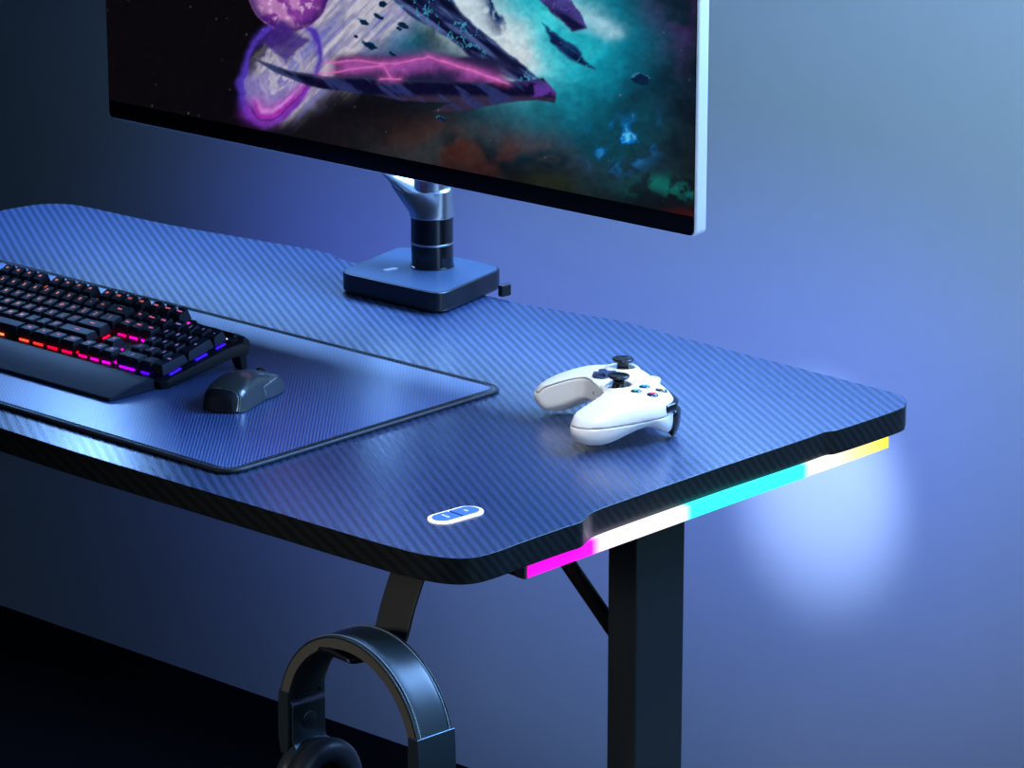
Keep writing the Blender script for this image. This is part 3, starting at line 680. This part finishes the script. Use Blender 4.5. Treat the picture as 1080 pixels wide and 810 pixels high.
# ------------------------------------------------------------ game controller
CS = .90
ctl = thing('game_controller', (.158, -.0265, DESK_Z), rad(-27.8), 'white gamepad with black thumbsticks and four coloured buttons on the desk top', 'game controller')
half_o = [(0, 43), (24, 43.5), (42, 41), (55, 35), (66, 24), (72, 8), (76, -14), (78, -36), (75.5, -52), (69, -63), (60, -67), (50.5, -63), (44, -51), (38, -37), (31, -27.5), (22, -24), (0, -23.5)]
cpl = [(p.x, p.y) for p in catmull(half_o[:-1] + [(0, -23.5)] + [(-x, y) for x, y in half_o[1:-1][::-1]], 3, True)]
def ctl_sdf(x, y, z):
    ax_ = np.abs(x)
    dropg = np.clip((-y - 5) / 62, 0, 1.1)
    zt = 17 - 19 * dropg ** 1.6 - (ax_ / 78) ** 4 * 5 - np.clip((y - 20) / 24, 0, 1.3) ** 2 * 4
    grip = sstep(28, 52, ax_)
    zb_mid = -10 - 6 * sstep(20, 44, y)
    zb_grip = -12 - 13 * sstep(8, -42, y) + 4 * sstep(-50, -68, y) - 12 * sstep(8, 34, y)
    zb = zb_mid * (1 - grip) + zb_grip * grip
    f2 = poly_sdf(x, y, cpl)
    # between the grips the wall is crisp; elsewhere it is generously rounded
    inner = sstep(64, 50, ax_) * sstep(-12, -22, y) * sstep(-67, -56, y)
    k = 15 * (1 - inner) + 1.2 * inner
    f = smax(f2, z - zt, k)
    f = smax(f, zb - z, 15 * (1 - inner) + 6 * inner)
    # raised collars round the sticks
    for sx, sy in ((-39, 15), (20, -8)):
        rr = np.hypot(x - sx, y - sy); hgt = np.maximum(rr - 15.5, z - (zt + 2.2)); hgt = np.maximum(hgt, zt - 6 - z); f = smin(f, hgt, 3.5)
        f = np.maximum(f, -np.maximum(rr - 12.5, (zt - 3) - z))
    return f
def seam(x, y, z):
    ax_ = np.abs(x); zt = 17 - 19 * np.clip((-y - 5) / 62, 0, 1.1) ** 1.6 - (ax_ / 78) ** 4 * 5
    inner = sstep(64, 50, ax_) * sstep(-12, -22, y) * sstep(-67, -56, y); base = -3.5 + .07 * y
    w = sstep(.0, .6, inner)
    return z - (base * (1 - w) + (zt - 2.0 - .30 * 15 * (1 - inner)) * w)
A_ = lambda *f: np.maximum.reduce(f)
CM = Matrix.Translation((0, 0, .0262)) @ Matrix.Rotation(rad(-1.5), 4, 'X') @ Matrix.Scale(CS, 4)
lo, hi = (-86, -74, -32), (86, 52, 26)
faceplate = lambda x, y, z: 0
for nm, fn in (('top_shell', lambda x, y, z: A_(ctl_sdf(x, y, z), -seam(x, y, z) + .25)), ('bottom_shell', lambda x, y, z: A_(ctl_sdf(x, y, z), seam(x, y, z) + .25))):
    o = net_obj(nm, fn, lo, hi, 1.15, M_white, ctl); o.matrix_local = CM
o = net_obj('inner_body', lambda x, y, z: ctl_sdf(x, y, z) + 1.0, lo, hi, 2.2, mat('controller_grey', (.25, .26, .28), .6), ctl); o.matrix_local = CM
mmS = .001
def cpart(g, name, m, parent=None, **k):
    o = g.out(name, m, parent or ctl, **k)
    if parent is None: o.matrix_local = CM
    return o
def T(x, y, z, rx=0): return Matrix.Translation((x * mmS, y * mmS, z * mmS)) @ Matrix.Rotation(rad(rx), 4, 'X')
for sx, sy, zz in ((-39, 15, 15), (20, -8, 16)):
    s = cpart(G().lathe([(.0100, -.003), (.0060, .0005), (.0055, .004), (.0055, .0070), (.0078, .0082), (.0098, .0092), (.0102, .0106), (.0098, .0118), (.0080, .0112), (.0056, .0108), (.0001, .0106)], 40, T(sx, sy, zz)), 'thumbstick', M_blackgloss, smooth=True)
    cpart(G().lathe([(.0120, -.0040), (.0112, -.0020), (.0001, -.0018)], 32, T(sx, sy, zz)), 'stick_socket', M_black, smooth=True)
# cross pad
M_navy = mat('dpad_navy', (.02, .035, .085), .3, spec=.5)
cx_ = [(-3.6, -11), (3.6, -11), (3.6, -3.6), (11, -3.6), (11, 3.6), (3.6, 3.6), (3.6, 11), (-3.6, 11), (-3.6, 3.6), (-11, 3.6), (-11, -3.6), (-3.6, -3.6)]
dpp = cpart(G().lathe([(.0125, -.004), (.0125, .0006), (.0115, .0012), (.0001, .0006)], 40, T(-20, -8, 16.2)), 'directional_pad', M_navy, smooth=False, bevel=.0003)
cr_ = G().prism([(a * mmS, b_ * mmS) for a, b_ in cx_], 0, .0032, T(-20, -8, 16.6)).out('cross', M_navy, dpp, bevel=.0006)
M_dome = mat('button_dome', (.012, .018, .05), .2, spec=.5)
for dx, dy, ltr, col in ((0, -12, 'A', (.03, .55, .05)), (12, 0, 'B', (.65, .02, .03)), (-12, 0, 'X', (.02, .25, .9)), (0, 12, 'Y', (.75, .55, .02))):
    bx, by = 39.5 + dx, 15 + dy; bz = 15.0 - max(0, (by - 20) / 24) ** 2 * 4 - (bx / 78) ** 4 * 4
    bt = cpart(G().lathe([(.0060, -.003), (.0060, .0010), (.0052, .0024), (.0035, .0032), (.0001, .0035)], 32, T(bx, by, bz)), 'face_button', M_dome, smooth=True)
    text_mesh('letter', ltr, .0068, mat('letter_' + ltr, col, .3, emit=col, estr=.8), bt, T(bx, by, bz + 3.2), extrude=.0003, bold=.0004)
for bx, by in ((-11, 14), (11, 14), (0, 8)):
    cpart(G().lathe([(.0036, -.002), (.0036, .0009), (.0026, .0016), (.0001, .0018)], 24, T(bx, by, 17.0)), 'menu_button', M_whitein, smooth=True)
cpart(G().lathe([(.0085, -.003), (.0085, .0008), (.0070, .0018), (.0001, .0022)], 36, T(0, 31, 15.5)), 'guide_button', M_whitein, smooth=True)
# shoulder buttons and triggers
def bump(xs, name, fn, m):
    o = net_obj(name, fn, (-70, 15, -34), (70, 66, 18), 1.3, m, ctl); o.matrix_local = CM
bumper = lambda s: (lambda x, y, z: A_(np.maximum(smax(poly_sdf(x * s, y, [(15, 34), (15, 45.5), (42, 44), (57, 37.5), (66.5, 25), (60, 22)]), np.abs(z - 4.5) - 4.2, 3), 0 * x - 99)))
trig = lambda s: (lambda x, y, z: smax(smax(np.abs(x * s - 46) - 10.5, (y - 49 + .012 * (z + 8) ** 2 + .016 * np.clip(x * s - 30, 0, 99) ** 2), 3), smax(-(y - 34), np.abs(z + 12.5) - 12.5, 2), 2))
for s in (1, -1):
    bump(0, 'shoulder_button', bumper(s), M_blackgloss); bump(0, 'trigger', trig(s), M_blackgloss)
# sockets on the wall between the grips
cpart(G().box((.006, -.0236, .000), (.0075, .0016, .0045)), 'socket', M_whitein, bevel=.0004)
cpart(G().box((.008, -.0242, .000), (.0032, .0012, .0034)), 'audio_jack', M_blackgloss, bevel=.0003)
cpart(G().box((-.006, -.0236, .004), (.0022, .0008, .0030)), 'port_slot', mat('port_grey', (.15, .16, .18), .6), bevel=.0003)

# ------------------------------------------------------------ headphones
hp = thing('headphones', (.2690, -.412, .580), 0, 'over-ear headphones with a broad dark leather headband hanging from the desk hook', 'headphones')
RI, RO, HW = .0705, .0800, .0178
def arch_pt(a, r): 
    # slightly flattened arch
    return Vector((math.cos(a) * r, 0, math.sin(a) * r))
def band(a0, a1, ri, ro, hw, n=72, puff=.0012):
    rings = []
    for k in range(n + 1):
        a = a0 + (a1 - a0) * k / n; ring = []
        for m_ in range(25):                            # outer side, slightly padded
            u = -1 + 2 * m_ / 24; rr = ro + puff * (1 - u ** 6) ; p = arch_pt(a, rr - (.0022 if abs(u) > .96 else 0)); p.y = u * hw; ring.append(p)
        for m_ in range(9):
            u = 1 - 2 * m_ / 8; p = arch_pt(a, ri + (.0012 if abs(u) > .9 else 0)); p.y = u * hw * .985; ring.append(p)
        rings.append(ring)
    return rings
A0, A1 = rad(14), rad(168)
ho = G().loft(band(A0, A1, RI, RO, HW)).out('headband', M_hp, hp, smooth=True)
# grey-brown faces of the band and the stitched piping lines
for s in (-1, 1):
    rr = [[arch_pt(A0 + (A1 - A0) * k / 72, r) + Vector((0, s * y, 0)) for r, y in ((RI + .0008, HW - .001), (RI + .0008, HW + .0006), (RO - .0008, HW + .0006), (RO - .0008, HW - .001))] for k in range(73)]
    G().loft(rr).out('band_rim', M_hprim, ho, smooth=False)
    G().tube([arch_pt(A0 + (A1 - A0) * k / 90, RO + .0002) + Vector((0, s * (HW - .0004), 0)) for k in range(91)], .0009, 8).out('piping', M_hp, ho, smooth=True)
    sg = G()
    for k in range(110):
        a = A0 + (A1 - A0) * (k + .5) / 110
        sg.box((0, 0, 0), (.0016, .0006, .0005), Matrix.Translation(arch_pt(a, RO + .0013) + Vector((0, s * (HW - .0030), 0))) @ Matrix.Rotation(-(a - math.pi / 2), 4, 'Y'))
    tag(sg.out('stitching', mat('pale_thread', (.45, .55, .62), .6), ho), kind='stuff')
# metal sliders, brackets and cups
for s, a in ((1, A0), (-1, A1)):
    base = arch_pt(a, (RI + RO) / 2); tx = -s * 0
    z0 = base.z
    g = G()
    # sleeve
    x_in, x_out = (RI - .0002), (RO + .0016)
    ca = abs(math.cos(a)); xi, xo = x_in * ca, x_out * ca
    def xsec(xa, xb, z, hw=HW + .0012): return [Vector((s * xa, -hw, z)), Vector((s * xb, -hw, z)), Vector((s * xb, hw, z)), Vector((s * xa, hw, z))]
    g.loft([xsec(xi, xo, z0 + .004), xsec(xi + .0005, xo + .001, z0 - .008), xsec(xi + .0008, xo + .0016, z0 - .034), xsec(xi + .002, xo - .001, z0 - .048)])
    sl = g.out('slider_sleeve', M_hpmetal, hp, bevel=.0006)
    # inner bracket plate, stepped, curving inwards to the cup
    prof = catmull([(xi + .0008, z0 - .004), (xi - .0018, z0 - .0075), (xi - .0020, z0 - .012), (xi - .0018, z0 - .036), (xi - .0050, z0 - .043), (xi - .007, z0 - .050), (xi - .004, z0 - .070)], 5)
    rings = []
    for i, p in enumerate(prof):
        q = prof[min(i + 1, len(prof) - 1)]; o_ = prof[max(i - 1, 0)]; d = Vector((q[0] - o_[0], q[1] - o_[1])).normalized(); nn = Vector((-d.y, d.x)) * .0009
        w = HW * (.93 if i < 22 else .93)
        rings.append([Vector((s * (p[0] + nn.x), -w, p[1] + nn.y)), Vector((s * (p[0] + nn.x), w, p[1] + nn.y)), Vector((s * (p[0] - nn.x), w, p[1] - nn.y)), Vector((s * (p[0] - nn.x), -w, p[1] - nn.y))])
    br = G().loft(rings).out('bracket', M_hpmetal, hp, bevel=.0004)
    G().lathe([(.0070, 0), (.0070, .0007), (.0062, .0010)], 36, Matrix.Translation((s * (xi - .0026), 0, z0 - .022)) @ Matrix.Rotation(rad(-90) * s, 4, 'Y')).out('pivot_disc', M_hpmetal, br, bevel=.0002)
    for yy, zz in ((-.012, .001), (.012, .001)):
        G().lathe([(.0011, 0), (.0011, .0004)], 12, Matrix.Translation((s * (xi - .0014), yy, z0 - .0015 + zz)) @ Matrix.Rotation(rad(-90) * s, 4, 'Y')).out('rivet', M_blackgloss, sl)
    # cup: shell outside, ring cushion inside
    cz = .0 - .0560; cxx = .058
    Mx = Matrix.Translation((s * cxx, 0.002, cz)) @ Matrix.Rotation(rad(90) * s, 4, 'Y')
    G().lathe([(.030, .000), (.034, .002), (.035, .010), (.032, .0165), (.024, .020), (.001, .021)], 56, Mx).out('ear_cup', M_hp, hp, smooth=True)
    rings = []
    for i in range(57):
        th = 2 * math.pi * i / 56
        rings.append([Mx @ Vector(((.0265 + .0100 * math.cos(2 * math.pi * k / 20)) * math.cos(th), (.0265 + .0100 * math.cos(2 * math.pi * k / 20)) * math.sin(th), -.006 + .0095 * math.sin(2 * math.pi * k / 20))) for k in range(20)])
    G().loft(rings, True, False).out('ear_cushion', M_cush, hp, smooth=True)
    G().lathe([(.019, -.002), (.001, -.001)], 40, Mx).out('speaker_cloth', M_black, hp, smooth=True)
